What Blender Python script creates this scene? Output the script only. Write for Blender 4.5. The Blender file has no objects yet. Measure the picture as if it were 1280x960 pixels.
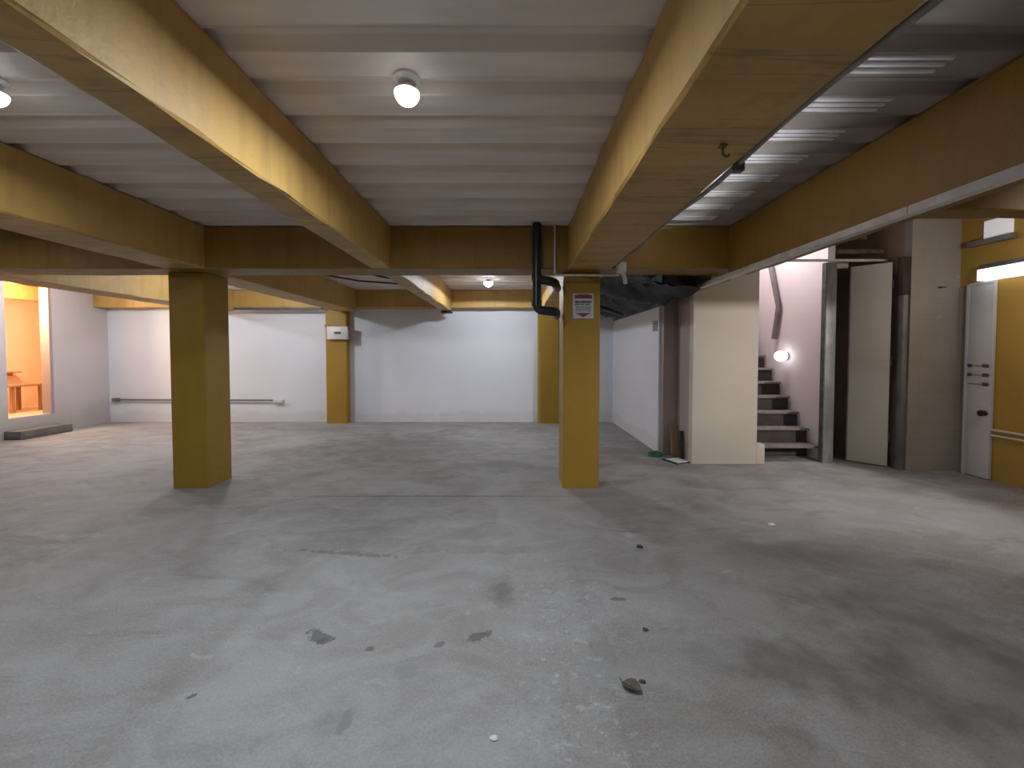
import bpy, bmesh, math, random
from mathutils import Vector, Matrix
random.seed(7)
C = bpy.context.scene.collection
PI = math.pi

# ------------------------------------------------------------------ materials
def nt(name):
    m = bpy.data.materials.new(name); m.use_nodes = True
    t = m.node_tree; t.nodes.clear()
    o = t.nodes.new('ShaderNodeOutputMaterial'); b = t.nodes.new('ShaderNodeBsdfPrincipled')
    t.links.new(b.outputs[0], o.inputs[0])
    return m, t, b
def N(t, kind, **kw):
    n = t.nodes.new(kind)
    for k, v in kw.items(): setattr(n, k, v)
    return n
def pos(t, sc=(1, 1, 1), loc=(0, 0, 0)):
    g = N(t, 'ShaderNodeNewGeometry'); mp = N(t, 'ShaderNodeMapping')
    mp.inputs['Scale'].default_value = sc; mp.inputs['Location'].default_value = loc
    t.links.new(g.outputs['Position'], mp.inputs['Vector'])
    return mp.outputs[0]
def noise(t, vec, scale, detail=4, rough=.55, dist=0):
    n = N(t, 'ShaderNodeTexNoise'); n.inputs['Scale'].default_value = scale
    n.inputs['Detail'].default_value = detail; n.inputs['Roughness'].default_value = rough
    n.inputs['Distortion'].default_value = dist
    t.links.new(vec, n.inputs['Vector']); return n.outputs['Fac']
def ramp(t, fac, a, b, c0=(0, 0, 0, 1), c1=(1, 1, 1, 1)):
    r = N(t, 'ShaderNodeValToRGB'); e = r.color_ramp.elements
    e[0].position = a; e[1].position = b; e[0].color = c0; e[1].color = c1
    t.links.new(fac, r.inputs[0]); return r.outputs[0]
def mix(t, fac, a, b, mode='MIX'):
    n = N(t, 'ShaderNodeMix', data_type='RGBA', blend_type=mode)
    for s, v in ((n.inputs[0], fac), (n.inputs[6], a), (n.inputs[7], b)):
        if hasattr(v, 'node'): t.links.new(v, s)
        elif isinstance(v, (int, float)): s.default_value = v
        else: s.default_value = (*v, 1) if len(v) == 3 else v
    return n.outputs[2]
def math_(t, op, a, b=0.0, c=None):
    n = N(t, 'ShaderNodeMath', operation=op)
    for i, v in enumerate((a, b, c)):
        if v is None: continue
        if hasattr(v, 'node'): t.links.new(v, n.inputs[i])
        else: n.inputs[i].default_value = v
    return n.outputs[0]
def bump(t, b, h, strength=.3, dist=.01):
    n = N(t, 'ShaderNodeBump'); n.inputs['Strength'].default_value = strength; n.inputs['Distance'].default_value = dist
    t.links.new(h, n.inputs['Height']); t.links.new(n.outputs[0], b.inputs['Normal'])
def simple(name, c1, c2=None, scale=6, rough=.6, metal=0, bmp=.15, stretch=(1, 1, 1), lo=.35, hi=.65):
    m, t, b = nt(name)
    c2 = c2 or tuple(x * .8 for x in c1)
    f = noise(t, pos(t, stretch), scale, 5)
    col = mix(t, ramp(t, f, lo, hi), c2, c1)
    t.links.new(col, b.inputs['Base Color'])
    b.inputs['Roughness'].default_value = rough; b.inputs['Metallic'].default_value = metal
    if bmp: bump(t, b, noise(t, pos(t, stretch), scale * 6, 4), bmp, .004)
    return m
def emit(name, c, s, base=(.9, .9, .9)):
    m, t, b = nt(name)
    b.inputs['Base Color'].default_value = (*base, 1)
    b.inputs['Emission Color'].default_value = (*c, 1); b.inputs['Emission Strength'].default_value = s
    b.inputs['Roughness'].default_value = .4
    return m
def yellow_paint(name, c1, c2, c3, blotch=.22, drips=.5):
    """ochre paint on rough cast concrete: drips, dirt, board-mark lines"""
    m, t, b = nt(name)
    p = pos(t)
    col = mix(t, ramp(t, noise(t, p, 1.3, 5), .3, .7), c2, c1)
    drip = ramp(t, noise(t, pos(t, (5, 5, .5)), 2.2, 5, .6), .5, .78)
    col = mix(t, math_(t, 'MULTIPLY', drip, drips), col, c3)
    blot = ramp(t, noise(t, p, 9, 6, .7), .62, .75)
    col = mix(t, math_(t, 'MULTIPLY', blot, blotch), col, c3)
    # board marks across the beams
    g = N(t, 'ShaderNodeSeparateXYZ'); gn = N(t, 'ShaderNodeNewGeometry'); t.links.new(gn.outputs['True Normal'], g.inputs[0])
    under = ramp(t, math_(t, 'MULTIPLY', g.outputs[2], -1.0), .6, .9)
    w = noise(t, pos(t, (.12, 3.2, .3)), 2.6, 5, .6)
    band = ramp(t, math_(t, 'ABSOLUTE', math_(t, 'SUBTRACT', w, .5)), .0, .018, (1, 1, 1, 1), (0, 0, 0, 1))
    soft = ramp(t, noise(t, pos(t, (.1, 4, .3), (3, 1, 0)), 2.0, 4), .4, .65)
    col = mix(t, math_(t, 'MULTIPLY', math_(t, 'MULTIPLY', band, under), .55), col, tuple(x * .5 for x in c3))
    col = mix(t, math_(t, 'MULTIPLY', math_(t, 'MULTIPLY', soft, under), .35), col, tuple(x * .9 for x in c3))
    t.links.new(col, b.inputs['Base Color']); b.inputs['Roughness'].default_value = .55
    h = math_(t, 'ADD', noise(t, p, 22, 6, .65), math_(t, 'MULTIPLY', noise(t, p, 4, 3), 1.5))
    bump(t, b, h, .35, .012)
    return m
def wall_paint(name, c1, c2, dirt=(.35, .32, .28), dz=.25, amt=.5, bmp=.1):
    m, t, b = nt(name); p = pos(t)
    col = mix(t, ramp(t, noise(t, p, .9, 5), .3, .7), c2, c1)
    g = N(t, 'ShaderNodeSeparateXYZ'); t.links.new(p, g.inputs[0])
    hz = math_(t, 'ADD', g.outputs[2], math_(t, 'MULTIPLY', noise(t, p, 3, 6, .65), -.35))
    low = ramp(t, hz, -.15, dz, (1, 1, 1, 1), (0, 0, 0, 1))
    col = mix(t, math_(t, 'MULTIPLY', low, amt), col, dirt)
    t.links.new(col, b.inputs['Base Color']); b.inputs['Roughness'].default_value = .65
    bump(t, b, noise(t, p, 14, 5), bmp, .01)
    return m
def block_paint(name, c1, c2, amt=.10):
    m, t, b = nt(name); p = pos(t)
    g = N(t, 'ShaderNodeSeparateXYZ'); t.links.new(p, g.inputs[0])
    cv = N(t, 'ShaderNodeCombineXYZ')
    t.links.new(math_(t, 'ADD', g.outputs[0], g.outputs[1]), cv.inputs[0]); t.links.new(g.outputs[2], cv.inputs[1])
    br = N(t, 'ShaderNodeTexBrick'); br.inputs['Scale'].default_value = 1
    br.inputs['Brick Width'].default_value = .4; br.inputs['Row Height'].default_value = .2; br.inputs['Mortar Size'].default_value = .007
    br.inputs['Mortar Smooth'].default_value = .6
    t.links.new(cv.outputs[0], br.inputs['Vector'])
    col = mix(t, ramp(t, noise(t, p, 1.6, 5), .3, .7), c2, c1)
    col = mix(t, math_(t, 'MULTIPLY', br.outputs['Fac'], amt), col, tuple(x * .35 for x in c2))
    sm = ramp(t, noise(t, pos(t, (1, 1, 4), (3, 1, 2)), 2.3, 4), .66, .74)
    col = mix(t, math_(t, 'MULTIPLY', sm, .25), col, (.75, .73, .7))
    t.links.new(col, b.inputs['Base Color']); b.inputs['Roughness'].default_value = .75
    bump(t, b, math_(t, 'SUBTRACT', noise(t, p, 25, 4), math_(t, 'MULTIPLY', br.outputs['Fac'], .6)), .15, .01)
    return m
def floor_mat():
    m, t, b = nt('worn_concrete'); p = pos(t)
    big = ramp(t, noise(t, pos(t, (1, 1, 1), (2.3, .4, 0)), .55, 5, .6, .6), .34, .68)
    col = mix(t, big, (.19, .174, .163), (.335, .338, .342))
    mid = ramp(t, noise(t, pos(t, (1, 1.6, 1), (7, 3, 0)), 1.9, 8, .66, .8), .40, .64)
    col = mix(t, math_(t, 'MULTIPLY', mid, .55), col, (.41, .42, .435))
    st = ramp(t, noise(t, pos(t, (1, 2.2, 1), (1, 9, 0)), 1.25, 7, .65, 1.0), .56, .72)
    col = mix(t, math_(t, 'MULTIPLY', st, .55), col, (.115, .108, .10))
    pale = ramp(t, noise(t, pos(t, (1, 1.7, 1), (4, 11, 0)), 5.5, 8, .72, .6), .60, .72)
    col = mix(t, math_(t, 'MULTIPLY', pale, .5), col, (.54, .56, .58))
    spk = ramp(t, noise(t, p, 34, 4, .7), .67, .74)
    col = mix(t, math_(t, 'MULTIPLY', spk, .45), col, (.16, .165, .17))
    fine = noise(t, p, 90, 3)
    col = mix(t, .10, col, ramp(t, fine, .3, .7))
    # single chips, stains, dark patches and the joint line, at their places on the slab
    g = N(t, 'ShaderNodeSeparateXYZ'); t.links.new(p, g.inputs[0])
    warpn = noise(t, p, 17, 7, .75); warpl = noise(t, p, 3.5, 4, .6)
    def spot(x, y, rx, ry, ang, c, amt, soft=.25, w=1.1, wn=None):
        nonlocal col
        dx = math_(t, 'SUBTRACT', g.outputs[0], x); dy = math_(t, 'SUBTRACT', g.outputs[1], y)
        ca, sa = math.cos(ang), math.sin(ang)
        u = math_(t, 'DIVIDE', math_(t, 'ADD', math_(t, 'MULTIPLY', dx, ca), math_(t, 'MULTIPLY', dy, sa)), rx)
        v = math_(t, 'DIVIDE', math_(t, 'SUBTRACT', math_(t, 'MULTIPLY', dy, ca), math_(t, 'MULTIPLY', dx, sa)), ry)
        d = math_(t, 'SQRT', math_(t, 'ADD', math_(t, 'MULTIPLY', u, u), math_(t, 'MULTIPLY', v, v)))
        wv = wn if wn is not None else warpn
        d = math_(t, 'ADD', d, math_(t, 'MULTIPLY', math_(t, 'SUBTRACT', wv, .5), w * 2.4))
        f = ramp(t, d, 1 - soft, 1 + soft, (1, 1, 1, 1), (0, 0, 0, 1))
        col = mix(t, math_(t, 'MULTIPLY', f, amt), col, c)
    dk = (.10, .115, .12)
    # paler wear in front of an old pour line
    ed = math_(t, 'ADD', g.outputs[1], math_(t, 'MULTIPLY', math_(t, 'SUBTRACT', warpl, .5), .35))
    ez = math_(t, 'MULTIPLY', math_(t, 'LESS_THAN', ed, 3.02),
               ramp(t, math_(t, 'ABSOLUTE', math_(t, 'ADD', g.outputs[0], .55)), .9, 1.6, (1, 1, 1, 1), (0, 0, 0, 1)))
    col = mix(t, math_(t, 'MULTIPLY', ez, .22), col, (.50, .51, .52))
    # pitted bluish strip towards the leaf
    sx = ramp(t, math_(t, 'ABSOLUTE', math_(t, 'SUBTRACT', math_(t, 'ADD', g.outputs[0], math_(t, 'MULTIPLY', warpl, -.35)), .12)), .10, .42, (1, 1, 1, 1), (0, 0, 0, 1))
    sx = math_(t, 'MULTIPLY', sx, math_(t, 'SUBTRACT', 1.0, ramp(t, math_(t, 'DIVIDE', g.outputs[1], 4.0), .6, .85)))
    pit = ramp(t, noise(t, p, 26, 8, .75), .54, .64)
    pit2 = ramp(t, noise(t, pos(t, (1, 1, 1), (9, 4, 0)), 18, 8, .75), .55, .62)
    col = mix(t, math_(t, 'MULTIPLY', math_(t, 'MULTIPLY', pit, sx), .6), col, (.17, .19, .205))
    col = mix(t, math_(t, 'MULTIPLY', math_(t, 'MULTIPLY', pit2, sx), .5), col, (.56, .60, .64))
    gp = ramp(t, noise(t, pos(t, (1, 1.5, 1), (2, 14, 0)), 12, 8, .75), .64, .70)
    col = mix(t, math_(t, 'MULTIPLY', gp, .35), col, (.16, .16, .16))
    spot(2.3, 1.75, 1.0, .55, 0, (.13, .125, .12), .6, .9, 1.0, warpl)  # painted dimming of the near right floor, where the light falls off
    spot(-1.03, 2.13, .07, .04, -.6, dk, .75, .15, 1.9)
    spot(-.97, 2.09, .05, .03, .3, dk, .75, .15)
    spot(-.165, 2.125, .075, .03, .5, (.11, .125, .13), .8, .15, 1.6)
    spot(-.06, 2.53, .10, .20, .1, (.13, .13, .13), .6, .7, .9)
    spot(-.50, 1.885, .06, .05, 0, (.26, .27, .29), .6, .3)
    spot(-.37, 2.06, .03, .02, .4, dk, .6, .2)
    spot(-.72, 2.03, .025, .02, .4, dk, .7, .2)
    spot(-.68, 1.62, .03, .06, 0, (.2, .21, .23), .6, .3)
    spot(-1.2, 3.02, .5, .03, -.12, (.14, .13, .12), .6, .4, 2.4)
    spot(-1.40, 1.745, .02, .012, .6, dk, .8, .2)
    spot(1.45, 1.9, .75, .28, -.35, (.12, .118, .11), .55, .9, 1.2, warpl)
    spot(2.3, 2.25, .9, .35, -.3, (.13, .125, .115), .6, .9, 1.2, warpl)
    spot(2.2, 3.0, .7, .22, -.2, (.16, .15, .14), .5, .9, 1.2, warpl)
    spot(.65, 2.45, .05, .02, 0, dk, .7, .25)
    spot(1.0, 3.4, .10, .03, 0, (.17, .165, .16), .6, .5)
    spot(-1.9, 6.6, 1.6, 1.2, 0, (.16, .155, .152), .55, .9, 1.0, warpl)
    spot(-.9, 4.25, 1.9, .022, 0, (.10, .10, .10), .75, .6, .8)
    spot(1.2, 4.7, .5, .12, .3, (.15, .14, .13), .55, .7, 1.0)
    spot(-.2, 5.4, .9, .35, 0, (.17, .165, .16), .5, .8, 1.0, warpl)
    spot(.5, 1.9, .25, .18, .3, (.33, .345, .36), .5, .8, 1.2)
    t.links.new(col, b.inputs['Base Color'])
    b.inputs['Roughness'].default_value = .62; b.inputs['Specular IOR Level'].default_value = .35
    bump(t, b, math_(t, 'ADD', noise(t, p, 30, 6, .7), math_(t, 'MULTIPLY', noise(t, p, 5, 4), 1.5)), .22, .006)
    return m
def deck_mat(name, c1, c2):
    m, t, b = nt(name)
    p = pos(t, (.35, 2, 2))
    col = mix(t, ramp(t, noise(t, p, 2.5, 5), .3, .7), c2, c1)
    stn = ramp(t, noise(t, pos(t, (1, 1, 1), (5, 2, 0)), 1.1, 4), .5, .75)
    col = mix(t, math_(t, 'MULTIPLY', stn, .35), col, tuple(x * .6 for x in c2))
    t.links.new(col, b.inputs['Base Color'])
    b.inputs['Roughness'].default_value = .5; b.inputs['Metallic'].default_value = .0
    return m

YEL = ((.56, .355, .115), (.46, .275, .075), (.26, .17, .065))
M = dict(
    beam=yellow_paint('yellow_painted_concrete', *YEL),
    beam_shade=yellow_paint('ochre_concrete_painted_shade', (.33, .185, .036), (.27, .145, .026), (.16, .092, .022)),  # same yellow paint, with the shade on these beams put into the colour
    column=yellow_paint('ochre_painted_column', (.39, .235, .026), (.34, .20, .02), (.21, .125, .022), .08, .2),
    floor=floor_mat(),
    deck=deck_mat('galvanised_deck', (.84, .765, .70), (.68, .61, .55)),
    deck_shade=deck_mat('deck_painted_shade', (.44, .395, .36), (.34, .30, .27)),  # same deck, shade put into the colour so the bright ridges stand out
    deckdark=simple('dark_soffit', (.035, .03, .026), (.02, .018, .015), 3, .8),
    white=wall_paint('white_wall_paint', (.77, .80, .88), (.73, .76, .84), (.5, .48, .46), .08, .3),
    left=wall_paint('pale_wall_paint', (.62, .59, .61), (.56, .54, .56), (.4, .38, .36), .45, .6),
    partition=wall_paint('beige_wall_paint', (.66, .60, .52), (.60, .54, .47), (.42, .37, .33), .5, .35),
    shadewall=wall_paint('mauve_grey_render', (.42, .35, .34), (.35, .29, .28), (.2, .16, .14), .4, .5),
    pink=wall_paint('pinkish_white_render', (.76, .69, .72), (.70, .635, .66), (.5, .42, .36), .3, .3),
    block=block_paint('beige_block_wall', (.38, .335, .29), (.32, .28, .24)),
    leaf=block_paint('pale_block_panel', (.64, .61, .55), (.58, .54, .48), .05),
    rightyel=wall_paint('yellow_wall_paint', (.50, .31, .055), (.43, .265, .05), (.26, .17, .05), .2, .3),
    stair=simple('stair_concrete', (.085, .068, .064), (.055, .044, .042), 5, .8),
    nosing=simple('worn_stair_edge', (.26, .22, .215), (.18, .155, .15), 8, .7),
    galv=simple('galvanised_steel', (.27, .27, .27), (.15, .15, .148), 7, .5, .25, .1, (1, 1, .4)),
    dgrey=simple('dark_grey_steel', (.13, .13, .135), (.07, .07, .07), 9, .6, .2),
    rust=simple('rusty_steel', (.26, .17, .09), (.10, .07, .05), 9, .7, .1),
    darkbrown=simple('dark_brown_void', (.36, .26, .19), (.25, .18, .13), 2.5, .85),
    blackpvc=simple('black_pvc', (.012, .012, .016), (.02, .02, .025), 10, .35, 0, 0),
    blacksheet=simple('black_plastic_sheet', (.008, .008, .0075), (.014, .013, .012), 6, .5, 0, .1),
    conduit=simple('off_white_conduit', (.78, .76, .72), (.6, .58, .55), 9, .5),
    wire=simple('grey_cable_tube', (.30, .27, .24), (.22, .2, .18), 9, .5),
    plastic=simple('white_plastic', (.80, .80, .80), (.72, .72, .72), 5, .4, 0, 0),
    ridge_glint=simple('steel_ridge_painted_glint', (.93, .93, .96), (.85, .85, .88), 5, .45, 0, 0),  # white colour stands for the light caught on the deck ridges
    steelpipe=simple('grey_wall_pipe', (.20, .17, .18), (.14, .12, .12), 9, .5),
    door=simple('white_door_paint', (.64, .65, .67), (.56, .57, .59), 2.2, .5),
    doorline=simple('grey_door_groove', (.22, .21, .20), (.16, .15, .14), 9, .6),
    black=simple('black_metal', (.012, .011, .010), (.02, .018, .016), 9, .4, 0, 0),
    signwhite=simple('sign_white', (.62, .60, .66), (.52, .52, .56), 12, .5, 0, 0),
    signgrey=simple('sign_faded_grey', (.30, .32, .34), (.36, .37, .40), 30, .5, 0, 0),
    signred=simple('sign_red', (.27, .06, .085), (.20, .045, .065), 12, .5, 0, 0),
    signink=simple('sign_ink', (.03, .03, .04), (.06, .06, .07), 30, .5, 0, 0),
    step=simple('grey_step_concrete', (.17, .165, .155), (.12, .118, .11), 6, .8),
    peach=wall_paint('peach_wall', (.80, .62, .45), (.74, .56, .40), (.5, .35, .22), .6, .4),
    wood=simple('raw_wood', (.36, .25, .13), (.26, .17, .085), 4, .7, 0, .2, (8, 8, 1)),
    darkwood=simple('dark_wood', (.05, .03, .02), (.03, .018, .012), 4, .6, 0, .2, (8, 8, 1)),
    redwood=simple('reddish_brown_wood', (.42, .22, .12), (.33, .16, .085), 4, .6, 0, .2, (8, 8, 1)),
    paper=simple('white_paper', (.80, .80, .84), (.74, .74, .78), 8, .7, 0, 0),
    cardboard=simple('dark_cover', (.03, .03, .045), (.02, .02, .03), 8, .6, 0, 0),
    green=simple('green_plastic', (.03, .13, .075), (.015, .07, .04), 16, .5, 0, .2),
    leafm=simple('dry_leaf', (.13, .12, .075), (.08, .07, .04), 40, .7, 0, .3),
    grit=simple('dark_grit', (.07, .075, .08), (.04, .04, .045), 40, .8, 0, .3),
    chip=simple('pale_chip', (.78, .77, .75), (.66, .65, .63), 40, .8, 0, .2),
    glass=emit('lit_pane', (.93, .94, 1), .30),
    bulb=emit('lit_bulb', (.92, .96, 1.0), 9),
    bulbrear=emit('lit_rear_bulb', (.88, .93, 1.0), 40),
    globe=emit('lit_wall_globe', (1.0, .95, .96), 6),
    tube=emit('added_tube_glow', (.93, .96, 1.0), 420),
    tubedim=emit('lit_batten', (.93, .95, 1.0), 1.4),
)

# ------------------------------------------------------------------ mesh helpers
def box(bm, x0, x1, y0, y1, z0, z1, bev=0, mtx=None, segs=2):
    vs = [bm.verts.new(v) for v in ((x0,y0,z0),(x1,y0,z0),(x1,y1,z0),(x0,y1,z0),(x0,y0,z1),(x1,y0,z1),(x1,y1,z1),(x0,y1,z1))]
    fs = [bm.faces.new([vs[i] for i in q]) for q in ((0,3,2,1),(4,5,6,7),(0,1,5,4),(1,2,6,5),(2,3,7,6),(3,0,4,7))]
    if mtx is not None:
        for v in vs: v.co = mtx @ v.co
    if bev:
        es = {e for f in fs for e in f.edges}
        bmesh.ops.bevel(bm, geom=list(es), offset=bev, segments=segs, affect='EDGES', profile=.5)
def tube(bm, pts, r, n=14, caps=True):
    pts = [Vector(p) for p in pts]; rings = []
    prev = None
    for i, p in enumerate(pts):
        d = (pts[min(i+1, len(pts)-1)] - pts[max(i-1, 0)]).normalized()
        if prev is None:
            a = d.orthogonal().normalized()
        else:
            a = (prev - d * prev.dot(d)).normalized()
        prev = a; b2 = d.cross(a)
        rr = r[i] if isinstance(r, (list, tuple)) else r
        rings.append([bm.verts.new(p + (a * math.cos(2*PI*k/n) + b2 * math.sin(2*PI*k/n)) * rr) for k in range(n)])
    for q, w in zip(rings, rings[1:]):
        for k in range(n): bm.faces.new((q[k], q[(k+1) % n], w[(k+1) % n], w[k]))
    if caps:
        bm.faces.new(rings[0][::-1]); bm.faces.new(rings[-1])
def lathe(bm, prof, n=28, loc=(0, 0, 0)):
    """prof: (r, z) pairs; r = 0 closes with a point"""
    L = Vector(loc); rings = []
    for r, z in prof:
        if r < 1e-6: rings.append([bm.verts.new(L + Vector((0, 0, z)))])
        else: rings.append([bm.verts.new(L + Vector((r*math.cos(2*PI*k/n), r*math.sin(2*PI*k/n), z))) for k in range(n)])
    for q, w in zip(rings, rings[1:]):
        for k in range(n):
            a = [q[k % len(q)], q[(k+1) % len(q)], w[(k+1) % len(w)], w[k % len(w)]]
            a = list(dict.fromkeys(a))
            if len(a) > 2: bm.faces.new(a)
def fillet(pts, rad, n=6):
    P = [Vector(p) for p in pts]; out = [P[0]]
    for a, b, c in zip(P, P[1:], P[2:]):
        u = (a - b).normalized(); w = (c - b).normalized()
        s, e = b + u * rad, b + w * rad
        for k in range(n + 1):
            f = k / n; out.append(s * (1-f)**2 + b * 2 * f * (1-f) + e * f * f)
    return out + [P[-1]]
def finish(name, bm, mat, parent=None, smooth=False):
    bmesh.ops.remove_doubles(bm, verts=bm.verts, dist=1e-6)
    bmesh.ops.recalc_face_normals(bm, faces=bm.faces)
    me = bpy.data.meshes.new(name); bm.to_mesh(me); bm.free()
    me.materials.append(M[mat] if isinstance(mat, str) else mat)
    if smooth:
        for p in me.polygons: p.use_smooth = True
        try: me.set_sharp_from_angle(angle=math.radians(40))
        except Exception: pass
    o = bpy.data.objects.new(name, me); C.objects.link(o)
    if parent is not None:
        o.parent = parent; o.matrix_parent_inverse = Matrix.Translation(-parent.location)
    return o
def boxes(name, mat, lst, parent=None, bev=0, mtx=None):
    bm = bmesh.new()
    for q in lst: box(bm, *q, bev=bev, mtx=mtx)
    return finish(name, bm, mat, parent, smooth=bool(bev))
def pipe(name, mat, pts, r, parent=None, n=14, fil=0):
    bm = bmesh.new(); tube(bm, fillet(pts, fil) if fil else pts, r, n)
    return finish(name, bm, mat, parent, True)
def struct(o): o['kind'] = 'structure'; return o
def tag(o, label, cat, group=None):
    o['label'] = label; o['category'] = cat
    if group: o['group'] = group
    return o
def empty(name, loc, label, cat, group=None):
    o = bpy.data.objects.new(name, None); C.objects.link(o); o.location = loc; o.empty_display_size = .1
    return tag(o, label, cat, group)

# ------------------------------------------------------------------ dimensions (metres; camera stands at x=0, y=0)
CEIL, BOT = 2.84, 2.385
BACK, LEFT = 8.9, -8.8
def solid(name, mat, *q): return struct(boxes(name, mat, [q]))

# ------------------------------------------------------------------ setting
struct(boxes('floor', 'floor', [(-11.2, 5.9, -4.2, 9.2, -.12, 0)]))

def deck(name, x0, x1, y0, y1, z, mat='deck'):
    """ribbed steel deck: wide low pans, narrow flutes above them"""
    bm = bmesh.new(); pr = []
    k = math.floor((y0 - 2.33) / .305) - 1
    while 2.33 + k * .305 < y1 + .4:
        s = 2.33 + k * .305          # flute from s to s+.125
        # tiny lips beside the flute, then the flute itself
        pr += [(s - .012, z), (s - .006, z - .006), (s, z), (s + .022, z + .05), (s + .10, z + .05), (s + .122, z), (s + .128, z - .006), (s + .134, z)]
        k += 1
    pr = [(min(max(a, y0), y1), b) for a, b in pr]
    rows = [(bm.verts.new((x0, a, b)), bm.verts.new((x1, a, b))) for a, b in pr]
    for q, w in zip(rows, rows[1:]):
        if (q[0].co - w[0].co).length > 1e-5: bm.faces.new((q[0], q[1], w[1], w[0]))
    a = [bm.verts.new(v) for v in ((x0, y0, z+.12), (x1, y0, z+.12), (x1, y1, z+.12), (x0, y1, z+.12))]
    bm.faces.new(a)
    return struct(finish(name, bm, mat))
deck('ceiling', LEFT - .1, .8, -4.1, BACK + .1, CEIL)
deck('ceiling_right_bay', .8, 2.5, -4.1, BACK + .1, CEIL, 'deck_shade')
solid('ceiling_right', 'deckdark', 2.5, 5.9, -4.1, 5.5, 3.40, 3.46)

solid('wall_back', 'white', LEFT, 2.2, BACK, BACK + .15, 0, CEIL)
# left wall with a raised doorway
DY0, DY1, SILL = 7.10, 7.76, .36
struct(boxes('wall_left', 'left', [(LEFT - .15, LEFT, -4.1, DY0, 0, CEIL), (LEFT - .15, LEFT, DY1, BACK + .15, 0, CEIL),
                                   (LEFT - .15, LEFT, DY0, DY1, 0, SILL)]))
solid('wall_front', 'left', LEFT - .15, 5.9, -4.2, -4.1, 0, 3.4)
solid('wall_right_rear', 'white', 2.2, 2.33, 6.12, BACK + .15, 0, 2.2)
struct(boxes('wall_right', 'rightyel', [(5.68, 5.82, -4.1, 5.30, 0, 3.4)]))
struct(boxes('wall_block', 'block', [(5.06, 5.68, 5.20, 5.30, 0, 3.4), (5.668, 5.68, 5.08, 5.20, 0, 2.33)]))
solid('wall_added_shadow_stub', 'rightyel', 5.17, 5.68, 1.75, 1.85, 0, 3.4)  # unseen wall stub, added to cut the flood light along the floor
# washroom behind the doorway
struct(boxes('wall_washroom', 'peach', [(-10.6, -10.5, 6.5, 9.4, SILL, CEIL), (-10.5, LEFT - .15, 6.5, 6.6, SILL, CEIL),
                                        (-10.5, LEFT - .15, 9.3, 9.4, SILL, CEIL)]))
solid('floor_washroom', 'peach', -10.5, LEFT - .15, 6.6, 9.3, SILL - .1, SILL)
solid('ceiling_washroom', 'peach', -10.6, LEFT - .15, 6.5, 9.4, CEIL, CEIL + .08)
struct(boxes('trim_1', 'shadewall', [(LEFT - .16, LEFT + .012, DY1 - .001, DY1 + .05, SILL, CEIL - .01)]))
# stairwell and the void beside it
struct(boxes('wall_stair_right', 'pink', [(4.32, 4.42, 5.62, 8.3, 0, 4.2)]))
struct(boxes('wall_stair_back', 'pink', [(3.22, 4.42, 8.3, 8.4, 0, 4.2)]))
struct(boxes('wall_stair_left', 'partition', [(3.22, 3.32, 5.62, 8.3, 0, 4.2)]))
solid('ceiling_stair', 'pink', 3.22, 4.42, 5.5, 8.4, 4.2, 4.26)
struct(boxes('wall_void', 'darkbrown', [(4.42, 5.2, 6.6, 6.7, 0, 3.9), (5.06, 5.16, 5.30, 6.6, 0, 3.9)]))
solid('ceiling_void', 'deckdark', 4.42, 5.2, 5.5, 6.7, 3.9, 3.95)
# beige partition beside the stairs, with the plinth at its right foot
struct(boxes('wall_partition', 'partition', [(2.44, 3.32, 5.5, 5.62, 0, 3.4), (3.32, 3.43, 5.5, 5.62, 0, .27)], bev=.004))
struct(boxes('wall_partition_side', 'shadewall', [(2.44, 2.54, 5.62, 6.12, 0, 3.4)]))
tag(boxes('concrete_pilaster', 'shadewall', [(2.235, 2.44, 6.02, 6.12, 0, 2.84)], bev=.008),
    'narrow mauve grey pilaster between the white rear wall and the beige partition', 'pilaster')

# ------------------------------------------------------------------ columns and beams
def beam(label, x0, x1, y0, y1, z0=BOT, z1=CEIL, name='concrete_beam', mat='beam', group=None, jit=.006, cat='beam'):
    bm = bmesh.new(); L = max(x1-x0, y1-y0, z1-z0); n = max(2, int(L / .22))
    ax = [x1-x0, y1-y0, z1-z0].index(L)
    lo, hi = [x0, y0, z0], [x1, y1, z1]
    o1, o2 = [i for i in range(3) if i != ax]
    e = .012
    ring = [(lo[o1]+e, lo[o2]), (hi[o1]-e, lo[o2]), (hi[o1], lo[o2]+e), (hi[o1], hi[o2]-e), (hi[o1]-e, hi[o2]), (lo[o1]+e, hi[o2]), (lo[o1], hi[o2]-e), (lo[o1], lo[o2]+e)]
    rows = []
    for i in range(n + 1):
        row = []
        for a, b in ring:
            c = [0, 0, 0]; c[ax] = lo[ax] + L * i / n
            inx = (a - (lo[o1]+hi[o1])/2); iny = (b - (lo[o2]+hi[o2])/2)
            k = abs(random.gauss(0, jit))
            c[o1] = a - math.copysign(k, inx); c[o2] = b - math.copysign(abs(random.gauss(0, jit)), iny)
            row.append(bm.verts.new(c))
        rows.append(row)
    for q, w in zip(rows, rows[1:]):
        for k in range(8): bm.faces.new((q[k], q[(k+1) % 8], w[(k+1) % 8], w[k]))
    bm.faces.new(rows[0][::-1]); bm.faces.new(rows[-1])
    o = finish(name, bm, mat, None)
    return tag(o, label, cat, group)
col = 'concrete_column'
beam('yellow concrete column without a sign, on the left side of the parking floor', -3.78, -3.385, 4.5, 4.9, 0, BOT, col, 'column', 'free standing yellow columns', .0008, 'column')
beam('yellow concrete column carrying the red and white sign', .565, .97, 4.5, 4.9, 0, BOT, col, 'column', 'free standing yellow columns', .0008, 'column')
pil = 'wall_column'
beam('yellow column set in the back wall with the white electrical box on it', -3.98, -3.53, 8.72, 8.9, 0, 2.46, pil, 'column', 'yellow columns in the back wall', .0008, 'column')
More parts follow.
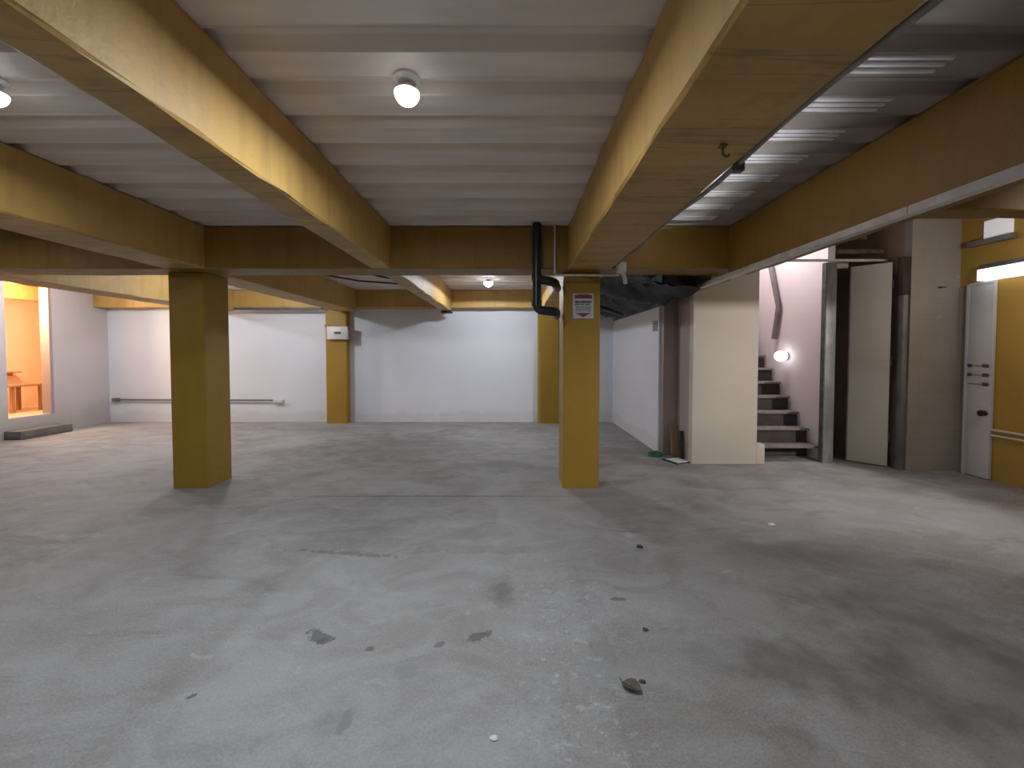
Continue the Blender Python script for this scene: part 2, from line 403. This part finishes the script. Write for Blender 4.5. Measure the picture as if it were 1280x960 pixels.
beam('yellow column set in the back wall, half hidden behind the signed column', .555, 1.0, 8.72, 8.9, 0, 2.46, pil, 'column', 'yellow columns in the back wall', .0008, 'column')

G1 = 'yellow beams running away from the camera'
beam('broad yellow beam at far left, its end resting over the left column', -3.66, -3.21, -4.1, 4.3, group=G1)
beam('narrow yellow beam with brightly lit right side, left of the nearest central bulb', -1.475, -1.265, -4.1, 4.3, group=G1)
beam('broad yellow beam overhead ending above the column with the sign', .58, 1.055, -4.1, 4.3, group=G1)
beam('dark yellow beam on the right with the pale trunking along its lower edge', 2.26, 2.5, -4.1, 4.3, 2.325, group=G1, mat='beam_shade')
G2 = 'yellow beams of the rear bays'
beam('long yellow cross beam spanning over both free standing columns', LEFT, 2.5, 4.3, 4.68, mat='beam_shade')
beam('shaded yellow rear beam reaching the back wall above the white electrical box', -3.71, -3.26, 4.68, 8.6, group=G2)
beam('narrow yellow rear beam with lit side, left of the rear bulb', -1.475, -1.265, 4.68, 8.6, group=G2)
beam('rear yellow beam behind the black drain pipe, partly hidden by the signed column', .58, 1.055, 4.68, 8.6, group=G2)
beam('short dark beam end between the cross beam and the beige partition', 2.26, 2.5, 4.68, 5.49, 2.325, group=G2)
beam('yellow rear beam with bright right face left of the left column', -6.33, -5.85, 4.68, 8.6, group=G2)
beam('yellow beam along the top of the back wall', LEFT, 2.2, 8.6, BACK, 2.46)
beam('yellow cross beam at upper right, beyond the trunking and above the grey post', 2.5, 5.68, 2.55, 2.73, BOT, 3.4, mat='beam_shade')
beam('bright yellow lintel inside the orange lit doorway at far left', -9.75, -9.50, 6.6, 9.3, 2.55, 2.84, name='door_lintel', jit=.002, cat='lintel')

# ------------------------------------------------------------------ bulbs
def bulb(x, y, z, label, mat='bulb', s=1.0):
    r = empty('light_bulb', (x, y, CEIL), label, 'light', 'ceiling bulbs')
    bm = bmesh.new(); lathe(bm, [(0, CEIL - z + .0), (.062*s, CEIL - z), (.062*s, CEIL - z - .012), (.045*s, CEIL - z - .03), (0, CEIL - z - .03)], loc=(x, y, z))
    finish('rosette', bm, 'plastic', r, True)
    bm = bmesh.new(); a = CEIL - z - .03
    lathe(bm, [(.022*s, a), (.030*s, a - .012), (.050*s, .016*s), (.058*s, .004*s), (.058*s, -.001)], loc=(x, y, z))
    finish('bulb_housing', bm, 'plastic', r, True)
    bm = bmesh.new()
    lathe(bm, [(.060*s*math.cos(q), -.060*s*math.sin(q)) for q in [i*PI/2/8 for i in range(8)]] + [(0, -.060*s)], loc=(x, y, z))
    finish('bulb_dome', bm, mat, r, True)
    return r
bulb(-.51, 2.02, 2.765, 'lit white bulb on the metal deck between the two beams nearest the middle')
bulb(-2.53, 2.02, 2.765, 'lit white bulb at the left edge, beyond the narrow lit beam')
bulb(-.42, 7.3, 2.765, 'small bright bulb in the rear bay, seen just under the cross beam', 'bulbrear', 1.3)

# ------------------------------------------------------------------ right bay strips with painted glints, added tube
def ridge_group(y):
    bm = bmesh.new()
    for d in (-.045, 0, .045):
        pr = [(-.011, 0), (-.007, -.008), (.007, -.008), (.011, 0)]
        rows = [(bm.verts.new((1.06, y + d + a, CEIL + b - .0005)), bm.verts.new((2.0, y + d + a, CEIL + b - .0005))) for a, b in pr]
        for q, w in zip(rows, rows[1:]): bm.faces.new((q[0], q[1], w[1], w[0]))
        bm.faces.new([q[0] for q in rows]); bm.faces.new([q[1] for q in rows][::-1])
        bm.faces.new((rows[0][0], rows[0][1], rows[3][1], rows[3][0]))
    return finish('painted_glint_ridges', bm, 'ridge_glint')
ords = ['nearest', 'second', 'third', 'fourth', 'fifth', 'sixth', 'seventh', 'farthest']
for i, k in enumerate(range(-1, 7)):
    y = 2.235 + .305 * k
    tag(ridge_group(y), f'set of ridges with glints painted white on the right bay deck, {ords[i]} of the eight from the camera', 'ceiling strip', 'ridges with painted glints on the right bay ceiling')
t_ = empty('added_tube_light', (1.055, 2.3, 2.66), 'added unseen tube light on the hidden right side of the broad beam overhead', 'light')  # fixture added out of view to light the deck strips
boxes('tube_body', 'plastic', [(1.056, 1.075, 1.95, 3.65, 2.66, 2.72)], t_)
boxes('tube_diffuser', 'tube', [(1.075, 1.079, 1.97, 3.63, 2.696, 2.702)], t_)
boxes('shade', 'dgrey', [(1.056, 1.195, 1.95, 3.65, 2.654, 2.66), (1.19, 1.195, 1.95, 3.65, 2.66, 2.72)], t_)  # lip shaped to end the added light part way across the bay

# ------------------------------------------------------------------ pipes and conduits
dp = empty('drain_pipe', (.25, 4.24, 1.93), 'black drain pipe in front of the cross beam, bending to the signed column', 'pipe')
pipe('downpipe', 'blackpvc', [(.255, 4.235, CEIL - .002), (.255, 4.235, 1.95), (.455, 4.235, 1.93), (.505, 4.66, 1.93)], .046, dp, 18, .07)
pipe('branch_pipe', 'blackpvc', [(.262, 4.24, 2.27), (.44, 4.24, 2.235), (.51, 4.62, 2.235)], .046, dp, 18, .06)
for z in (2.29, 2.02):
    bm = bmesh.new(); tube(bm, [(.255, 4.235, z - .035), (.255, 4.235, z + .035)], .053, 18)
    finish('pipe_collar', bm, 'blackpvc', dp, True)
ec = empty('electrical_conduit', (.45, 4.285, 2.32), 'thin pale conduit down the cross beam and across the top of the signed column', 'conduit')
pipe('tube', 'conduit', [(.445, 4.286, CEIL - .01), (.445, 4.286, 2.335), (.47, 4.286, 2.318), (1.12, 4.286, 2.318)], .010, ec)
bc = empty('beam_conduit', (1.075, 4.2, 2.36), 'thin grey conduit along the right lower edge of the broad beam overhead', 'conduit')
pipe('tube', 'wire', [(1.075, y, 2.405 + .012 * math.sin(y * 5)) for y in [-1 + .2 * i for i in range(27)]], .013, bc)
bm = bmesh.new(); box(bm, 1.08, 1.17, 4.19, 4.285, 2.33, 2.44, .01); finish('junction_box', bm, 'conduit', bc, True)
pipe('flexible_tail', 'conduit', [(1.15, 4.25, 2.33), (1.17, 4.25, 2.27), (1.18, 4.27, 2.23)], .022, bc)
boxes('clamp', 'dgrey', [(1.058, 1.10, 1.95, 1.99, 2.365, 2.43)], bc, .004)
hk = empty('rusty_hook', (.90, 1.77, BOT), 'small rusty hook hanging under the broad beam overhead', 'hook')
pipe('shank', 'rust', [(.90, 1.77, BOT + .003), (.90, 1.77, 2.352), (.915, 1.765, 2.338), (.925, 1.76, 2.346)], .006, hk, 8)
boxes('plate', 'rust', [(.885, .915, 1.755, 1.785, BOT - .004, BOT + .002)], hk)

tr = empty('cable_trunking', (2.24, 2, 2.29), 'long off white trunking under the edge of the dark right hand beam', 'trunking')
boxes('cover', 'conduit', [(2.20, 2.262, y0, y1 - .006, 2.272, 2.322) for y0, y1 in ((-1, 2.3), (2.3, 5.45))], tr, .006)
pipe('cable', 'wire', [(2.275, y, 2.30) for y in (-1, 1, 3, 5.4)], .012, tr)

# black plastic over the rear right bay
bm = bmesh.new(); nx, ny = 22, 46; grid = []
rs = [[random.gauss(0, 1) for _ in range(60)] for _ in range(60)]
for i in range(nx + 1):
    row = []
    for j in range(ny + 1):
        u, v = i / nx, j / ny
        x = 1.08 + 1.10 * u; y = 4.72 + 3.85 * v
        z = 2.62 - .40 * u ** 1.6 - .09 * math.sin(PI * u) * (1 + .6 * math.sin(v * 17 + u * 3)) + .018 * rs[i][j] * math.sin(PI * u) - .03 * math.sin(v * 31 + 5 * u) * u
        row.append(bm.verts.new((x, y, z)))
    grid.append(row)
for i in range(nx):
    for j in range(ny): bm.faces.new((grid[i][j], grid[i+1][j], grid[i+1][j+1], grid[i][j+1]))
o = finish('plastic_sheet', bm, 'blacksheet', None, True)
tag(o, 'crumpled black plastic sheet hung under the ceiling above the white rear side wall', 'plastic sheet')
pp = pipe('black_tube', 'blackpvc', [(1.35, 6.9, 2.33), (1.62, 7.0, 2.26), (1.95, 7.3, 2.19)], .03, None)
tag(pp, 'short black tube below the black plastic sheet', 'pipe')

for pts, lb in (([(-3.2, 6.85, 2.825), (-2.7, 7.3, 2.79), (-1.95, 7.85, 2.82)], 'black cable hung under the rear deck, longer of two'),
                ([(-2.35, 6.9, 2.825), (-2.0, 7.3, 2.80), (-1.55, 7.75, 2.82)], 'black cable hung under the rear deck, shorter one nearer the rear bulb')):
    tag(pipe('ceiling_cable', 'blackpvc', pts, .016, None, 8), lb, 'cable', 'cables under the rear deck')
tag(boxes('beam_bracket', 'black', [(-1.46, -1.24, 8.42, 8.59, 2.335, 2.378)], None, .008), 'black bracket under the far end of the narrow rear beam', 'bracket')

# ------------------------------------------------------------------ column sign
sg = empty('warning_sign', (.775, 4.49, 2.0), 'small red and white sign on the front of the right yellow column', 'sign')
SX0, SX1, SZ0, SZ1 = .665, .895, 1.885, 2.16
sgp = boxes('plate', 'signwhite', [(SX0, SX1, 4.484, 4.494, SZ0, SZ1)], sg, .002)
def flat(name, mat, polys, y, parent):
    bm = bmesh.new()
    for pg in polys: bm.faces.new([bm.verts.new((a, y, b)) for a, b in pg])
    o = finish(name, bm, mat, parent); return o
w = SX1 - SX0
flat('red_header', 'signred', [[(SX0+.02, SZ1-.06), (SX1-.02, SZ1-.06), (SX1-.02, SZ1-.025), (SX1-.07, SZ1-.012), (SX0+.07, SZ1-.012), (SX0+.02, SZ1-.025)]], 4.4825, sgp)
lines = []
x = SX0 + .025
for wd in (.045, .018, .05, .03, .018):
    lines.append([(x, SZ1-.105), (x+wd, SZ1-.105), (x+wd, SZ1-.085), (x, SZ1-.085)]); x += wd + .005
for a, b in ((.025, .05), (.085, .04), (.135, .055)):
    lines.append([(SX0+a, SZ1-.126), (SX0+a+b, SZ1-.126), (SX0+a+b, SZ1-.114), (SX0+a, SZ1-.114)])
flat('lettering', 'signink', lines, 4.4825, sgp)
flat('grey_field', 'signgrey', [[(SX0+.03, SZ1-.20), (SX1-.03, SZ1-.20), (SX1-.03, SZ1-.138), (SX0+.03, SZ1-.138)]], 4.4825, sgp)
flat('red_arrow', 'signred', [[(SX0+.03, SZ1-.215), (SX0+w/2, SZ0+.012), (SX1-.03, SZ1-.215)]], 4.4825, sgp)

# electrical box on the back column
eb = empty('electrical_box', (-3.72, 8.7, 1.8), 'white electrical box high on the yellow column in the back wall', 'electrical box')
ebc = boxes('case', 'plastic', [(-3.91, -3.47, 8.62, 8.715, 1.80, 2.07)], eb, .012)
boxes('display', 'dgrey', [(-3.75, -3.61, 8.612, 8.6195, 1.91, 1.96)], ebc)
boxes('bracket', 'redwood', [(-3.99, -3.90, 8.70, 8.718, 2.06, 2.12)], eb)
boxes('bracket', 'redwood', [(-3.47, -3.42, 8.68, 8.72, 2.0, 2.05)], eb)

# pipe on the back wall
wp = empty('wall_rail', (-6.9, 8.85, .49), 'thin horizontal pipe fixed low on the back wall behind the left column', 'pipe')
pipe('tube', 'steelpipe', [(-8.62, 8.84, .50), (-5.2, 8.84, .485)], .018, wp)
boxes('bracket', 'conduit', [(-5.18, -4.98, 8.81, 8.899, .43, .50)], wp, .01)
boxes('bracket', 'steelpipe', [(-8.68, -8.56, 8.81, 8.899, .455, .535)], wp, .01)
tag(boxes('gap_shadow_strip', 'dgrey', [(-5.83, -3.99, 8.56, 8.60, 2.42, 2.458)]), 'dark strip standing in for the shadow gap under the yellow back wall beam, left of the electrical box', 'strip')  # solid dark strip in place of a shadow gap

vt = empty('wall_vent', (2.19, 6.2, 2.0), 'small grey vent near the top corner of the white rear side wall', 'vent')
boxes('frame', 'signgrey', [(2.185, 2.199, 6.18, 6.36, 1.84, 2.0)], vt)
boxes('slot', 'dgrey', [(2.183, 2.187, 6.20, 6.34, z, z + .014) for z in (1.865, 1.905, 1.945)], vt)

# ------------------------------------------------------------------ doorway at the left
st = boxes('doorstep', 'step', [(LEFT + .005, LEFT + .30, 7.02, 7.86, .002, .15)], None, .012)
tag(st, 'grey concrete step below the orange lit doorway', 'step')
tb = empty('small_table', (-9.75, 8.0, SILL), 'small reddish wooden table inside the orange lit doorway', 'table')
boxes('tabletop', 'redwood', [(-10.05, -9.45, 7.68, 8.30, .86, .90)], tb, .006)
for a, b in ((-10.0, 7.73), (-9.55, 7.73), (-10.0, 8.2), (-9.55, 8.2)):
    boxes('leg', 'redwood', [(a, a + .05, b, b + .05, SILL, .86)], tb)
sh = empty('wall_shelf', (-10.4, 8.3, 1.1), 'thin wooden shelf on the peach wall above the small table', 'shelf')
boxes('board', 'redwood', [(-10.5, -10.28, 7.9, 8.55, 1.10, 1.125)], sh)
for b in (8.0, 8.42): boxes('bracket', 'redwood', [(-10.5, -10.34, b, b + .02, 1.04, 1.10)], sh)

# ------------------------------------------------------------------ stairs
sr = empty('staircase', (3.85, 5.66, 0), 'steep concrete staircase rising between the beige partition and pink wall', 'stairs')
R_, RUN, Y0 = .21, .208, 5.70
bm = bmesh.new()
prof = [(Y0 + .23, .002), (Y0 + .23, R_ - .035)]
for k in range(12):
    prof += ([(Y0 + .03 + k * RUN, (k + 1) * R_ - .035)] if k else []) + [(Y0 + .03 + (k + 1) * RUN + (.001 if not k else 0), (k + 1) * R_ - .035)]
prof.append((Y0 + .03 + 12 * RUN, .002))
a = [bm.verts.new((3.33, y, z)) for y, z in prof]; b = [bm.verts.new((4.31, y, z)) for y, z in prof]
bm.faces.new(a); bm.faces.new(b[::-1])
for k in range(len(prof)):
    j = (k + 1) % len(prof); bm.faces.new((a[k], a[j], b[j], b[k]))
finish('stair_flight', bm, 'stair', sr)
for k in range(12):
    boxes('tread', 'nosing', [(3.33, 4.30, Y0 + k * RUN - .035, Y0 + .03 + (k + 1) * RUN - .002, (k + 1) * R_ - .034, (k + 1) * R_)], sr, .006)
gl = empty('wall_lamp', (4.31, 6.38, 1.46), 'glowing white globe lamp on the pink stairwell wall', 'light')
bm = bmesh.new(); tube(bm, [(4.319, 6.4, 1.46), (4.285, 6.4, 1.46)], .06, 20); finish('lamp_base', bm, 'plastic', gl, True)
bm = bmesh.new(); lathe(bm, [(0, .08)] + [(.08 * math.sin(i*PI/12), .08 * math.cos(i*PI/12)) for i in range(1, 12)] + [(0, -.08)], 24, (4.205, 6.4, 1.46)); finish('globe', bm, 'globe', gl, True)
sp = pipe('stair_pipe', 'steelpipe', [(4.265, 6.8, 3.35), (4.265, 6.77, 2.95), (4.265, 6.55, 2.25), (4.265, 6.65, 1.74)], .040, None, 14)
tag(sp, 'bent grey pipe running down the pink stairwell wall above the globe lamp', 'pipe')
ln = boxes('steel_lintel', 'conduit', [(3.33, 5.04, 5.50, 5.54, 2.735, 2.765)])
tag(ln, 'thin pale steel bar across the top of the stair opening', 'lintel')

po = empty('steel_post', (4.32, 5.56, 0), 'grey galvanised post at the right side of the stairs', 'post')
boxes('shaft', 'galv', [(4.255, 4.395, 5.545, 5.615, 0, 2.73)], po, .008)
boxes('base_plate', 'galv', [(4.23, 4.42, 5.54, 5.618, 0.001, .012)], po)
boxes('flange', 'dgrey', [(4.241, 4.2545, 5.545, 5.615, .012, 2.73)], po)

# door leaf, ajar, and its frame post
ang = math.atan2(5.35 - 5.66, 4.955 - 4.68)
mt = Matrix.Translation((4.68, 5.66, 0)) @ Matrix.Rotation(ang, 4, 'Z')
pl = empty('door_leaf', (4.68, 5.66, 0), 'pale beige panel door standing ajar beside the grey post', 'door')
boxes('panel', 'leaf', [(0, .415, -.02, .02, .015, 2.69)], pl, .004, mt)
boxes('edge_strip', 'galv', [(-.012, -.001, -.024, .024, .012, 2.69)], pl, 0, mt)
for z in (.35, 1.35, 2.35): boxes('hinge', 'dgrey', [(.416, .432, -.02, .02, z, z + .11)], pl, 0, mt)
fp = empty('frame_post', (5.02, 5.25, 0), 'dark topped grey steel frame post between panel door and block wall', 'post')
boxes('shaft', 'galv', [(4.985, 5.05, 5.215, 5.285, 0, 2.25)], fp, .006)
boxes('upper_shaft', 'darkwood', [(4.965, 5.055, 5.21, 5.29, 2.25, 2.73)], fp, .006)
for x0, y, z, x1, hh, lb in ((4.43, 5.58, 2.86, 5.05, .06, 'lower rusty steel bar above the pale panel door'), (4.43, 5.85, 3.12, 5.05, .08, 'upper rusty steel bar above the pale panel door')):
    tag(boxes('steel_bar', 'rust', [(x0, x1, y, y + .05, z, z + hh)], None, .005), lb, 'steel bar', 'rusty bars in the dark void')
tag(boxes('pale_board', 'conduit', [(4.45, 4.75, 5.80, 5.83, 2.70, 2.80)]), 'short pale board in the dark gap beside the top of the grey post', 'board')

# ------------------------------------------------------------------ white door and fittings on the right wall
D0, D1 = 4.79, 5.045
dr = empty('door_1', (5.66, 4.9, 0), 'narrow white door with grooves and black knob in the yellow right wall', 'door')
boxes('panel', 'door', [(5.635, 5.675, D0, D1, .01, 2.33)], dr, .004)
boxes('frame', 'door', [(5.628, 5.679, D1 + .002, D1 + .03, .0, 2.35), (5.628, 5.679, D0 - .0, D1, 2.332, 2.36)], dr)
boxes('groove', 'doorline', [(5.6325, 5.636, D0 + .01, D1 - .01, z, z + .012) for z in (1.345, 1.235, 1.125)], dr)
boxes('latch', 'dgrey', [(5.628, 5.6355, y, y + w_, z - .012, z + .028) for z in (1.345, 1.235) for y, w_ in ((D0 + .03, .06), (D1 - .05, .045))] + [(5.628, 5.6355, D0 + .03, D0 + .09, 1.113, 1.153)], dr)
bm = bmesh.new(); tube(bm, [(5.636, D0 + .05, .79), (5.615, D0 + .05, .79), (5.60, D0 + .05, .79), (5.575, D0 + .05, .79), (5.565, D0 + .05, .79)], [.03, .018, .034, .036, .02], 16)
finish('knob', bm, 'black', dr, True)
wr = empty('wall_pipes', (5.67, 4.5, .55), 'pair of thin white pipes on the yellow wall right of the white door', 'pipe')
for z in (.60, .535): pipe('tube', 'conduit', [(5.655, D0 - .01, z), (5.655, 2.5, z)], .013, wr, 10)
bt = empty('batten_light', (5.6, 4.7, 2.4), 'white batten light high on the yellow wall above the door', 'light')
boxes('housing', 'dgrey', [(5.565, 5.679, 3.6, 4.90, 2.50, 2.55)], bt, .006)
boxes('diffuser', 'tubedim', [(5.555, 5.675, 3.6, 4.91, 2.365, 2.499)], bt, .01)
wn = empty('window_1', (5.67, 4.8, 2.9), 'small pale pane high in the yellow right wall', 'window'); del wn['label']; del wn['category']; struct(wn)
boxes('pane', 'glass', [(5.66, 5.678, 4.66, 4.94, 2.87, 3.08)], wn)
boxes('pane_shadow_strip', 'doorline', [(5.60, 5.678, 4.62, 5.07, 2.80, 2.86)], wn)  # dark strip drawn for the shadow below the pane
boxes('vent_hook', 'dgrey', [(5.40, 5.46, 5.15, 5.199, 2.33, 2.345)], None)
tag(bpy.data.objects['vent_hook'], 'small dark bracket on the block wall left of the white door', 'bracket')
bpy.data.objects['vent_hook'].name = 'wall_bracket'

# ------------------------------------------------------------------ things on the floor
wb = boxes('wooden_board', 'wood', [(-.055, .055, -.012, .012, 0, .46)], None, .003, Matrix.Translation((2.375, 5.90, .003)) @ Matrix.Rotation(math.radians(8), 4, 'X').inverted())
tag(wb, 'short raw wooden board leaning in the corner beside the beige partition', 'board')
bl = boxes('dark_stick', 'darkwood', [(-.02, .02, -.02, .02, 0, .40)], None, .004, Matrix.Translation((2.405, 5.74, .003)) @ Matrix.Rotation(math.radians(-4), 4, 'X'))
tag(bl, 'dark brown stick standing beside the raw wooden board', 'stick')
pa = empty('papers', (2.24, 5.66, 0), 'white paper on a dark folder on the floor by the beige partition', 'paper')
mp_ = Matrix.Translation((2.285, 5.66, 0)) @ Matrix.Rotation(math.radians(24), 4, 'Z')
boxes('folder', 'cardboard', [(-.13, .13, -.15, .13, .001, .012)], pa, 0, mp_)
boxes('sheet', 'paper', [(-.09, .125, -.14, .10, .0125, .0155)], pa, 0, mp_)
bm = bmesh.new()
bmesh.ops.create_icosphere(bm, subdivisions=3, radius=1)
for v in bm.verts:
    n_ = 1 + .22 * math.sin(v.co.x * 7 + v.co.y * 5) * math.cos(v.co.z * 6 + v.co.x * 3)
    v.co = Vector((2.10 + .10 * v.co.x * n_, 5.93 + .07 * v.co.y * n_, max(.002, .025 + .045 * v.co.z * n_)))
tag(finish('green_bag', bm, 'green', None, True), 'crumpled dark green bag at the foot of the white rear side wall', 'bag')

def leaf(x, y, L, W, rot):
    bm = bmesh.new(); n = 12; rows = []
    for i in range(n + 1):
        u = i / n; hw = W * (math.sin(PI * u ** .8) ** .8) * (1 + .12 * math.sin(u * 40)) + .0005
        rows.append([bm.verts.new((L * (u - .5), hw * s, .002 + .018 * abs(s) ** 1.5 * math.sin(PI * u) + .008 * u * u)) for s in (-1, -.5, 0, .5, 1)])
    for q, w2 in zip(rows, rows[1:]):
        for k in range(4): bm.faces.new((q[k], q[k+1], w2[k+1], w2[k]))
    tube(bm, [(-L * .5, 0, .003), (-L * .62, .006, .004), (-L * .72, .014, .004)], .0022, 6)
    tube(bm, [(-L * .5, 0, .004), (0, 0, .006), (L * .45, 0, .011)], .0015, 6)
    bmesh.ops.transform(bm, matrix=Matrix.Translation((x, y, .001)) @ Matrix.Rotation(rot, 4, 'Z'), verts=bm.verts)
    return finish('dry_leaf', bm, 'leafm', None, True)
tag(leaf(.537, 1.785, .095, .034, -.75), 'dry brown leaf lying on the concrete in the foreground', 'leaf')
def crumb(x, y, s, m, label, name='debris', cat='debris'):
    bm = bmesh.new(); bmesh.ops.create_icosphere(bm, subdivisions=2, radius=1)
    for v in bm.verts:
        k = 1 + random.uniform(-.22, .22)
        v.co = Vector((x + s * v.co.x * k * 1.3, y + s * v.co.y * k, max(.0015, s * .35 * (v.co.z * k + .8))))
    return tag(finish(name, bm, m), label, cat, 'bits on the concrete floor')
crumb(.596, 1.82, .012, 'grit', 'dark bit of grit just behind the dry leaf')
crumb(.725, 2.17, .013, 'grit', 'dark bit of grit on the floor, second behind the dry leaf')
crumb(.99, 3.12, .022, 'grit', 'dark lump on the floor between the leaf and the signed column')
crumb(-.07, 1.545, .012, 'chip', 'white chip on the floor at the bottom edge of the view', 'stone_chip')
crumb(2.27, 3.53, .025, 'chip', 'pale flake on the floor well in front of the partition', 'stone_chip')

# ------------------------------------------------------------------ lights at the visible bulbs, plus guessed and added ones out of view
def area(name, loc, power, size, color, rot=(0, 0, 0)):
    l = bpy.data.lights.new(name, 'AREA'); l.energy = power; l.shape = 'DISK'; l.size = size; l.color = color
    o = bpy.data.objects.new(name, l); C.objects.link(o); o.location = loc; o.rotation_euler = rot
def point(name, loc, power, r, color):
    l = bpy.data.lights.new(name, 'POINT'); l.energy = power; l.shadow_soft_size = r; l.color = color
    o = bpy.data.objects.new(name, l); C.objects.link(o); o.location = loc
W_ = (.88, .945, 1)
area('bulb_beam_centre', (-.51, 2.02, 2.698), 33, .10, W_)
area('bulb_beam_left', (-2.53, 2.02, 2.698), 17, .10, W_)
area('bulb_behind_camera', (-.5, -1.6, 2.70), 14, .10, W_)
area('bulb_behind_left', (-2.5, -1.6, 2.70), 10, .10, W_)
sp_ = bpy.data.lights.new('flood_right_bay', 'SPOT'); sp_.energy = 560; sp_.spot_size = math.radians(54); sp_.spot_blend = .8; sp_.shadow_soft_size = .07; sp_.color = (1, .95, .91)
so = bpy.data.objects.new('flood_right_bay', sp_); C.objects.link(so); so.location = (5.45, .2, 2.58)
so.rotation_euler = (Vector((2.9, 5.5, .75)) - Vector(so.location)).to_track_quat('-Z', 'Y').to_euler()
area('bulb_right_bay', (3.1, -.1, 2.72), 14, .10, (1, .93, .86))
point('added_light_by_door', (4.75, 3.4, 2.45), 28, .12, (1, .95, .9))  # extra unseen lamp, brightens the block wall, panel and door
area('bulb_left_bay', (-5.2, 3.2, 2.7), 9, .10, (1, .95, .92))
sl = bpy.data.lights.new('rear_bulb_beam', 'SPOT'); sl.energy = 92; sl.spot_size = math.radians(176); sl.spot_blend = .06; sl.shadow_soft_size = .05; sl.color = (.88, .93, 1)
s2 = bpy.data.objects.new('rear_bulb_beam', sl); C.objects.link(s2); s2.location = (-.42, 7.3, 2.68)
point('bulb_rear_left', (-4.6, 7.0, 2.68), 56, .06, (.86, .93, 1))
point('added_light_far_left', (-7.3, 6.6, 2.68), 78, .06, (.86, .92, 1))  # extra unseen lamp, added to brighten the left wall and bay
point('washroom_bulb', (-9.22, 7.3, 2.42), 120, .08, (1, .70, .42))
point('added_stair_light', (3.5, 6.3, 3.75), 62, .15, (1, .95, .98))  # unseen fill added to brighten the stairwell walls

w = bpy.data.worlds.new('world'); bpy.context.scene.world = w; w.use_nodes = True
w.node_tree.nodes['Background'].inputs[0].default_value = (.5, .5, .52, 1); w.node_tree.nodes['Background'].inputs[1].default_value = .05

# ------------------------------------------------------------------ camera
cam = bpy.data.cameras.new('camera'); co = bpy.data.objects.new('camera', cam); C.objects.link(co)
cam.sensor_fit = 'HORIZONTAL'; cam.sensor_width = 36; cam.lens = 510 / 1280 * 36
cam.shift_y = -(480 - 457.1) / 1280; cam.clip_start = .05
co.location = (0, 0, 1.5); co.rotation_euler = (math.radians(90 - 1.7), 0, 0)
sc = bpy.context.scene; sc.camera = co
sc.view_settings.view_transform = 'Standard'; sc.view_settings.look = 'None'
sc.view_settings.exposure = 0; sc.view_settings.gamma = 1.0
sc.cycles.max_bounces = 10; sc.cycles.diffuse_bounces = 7
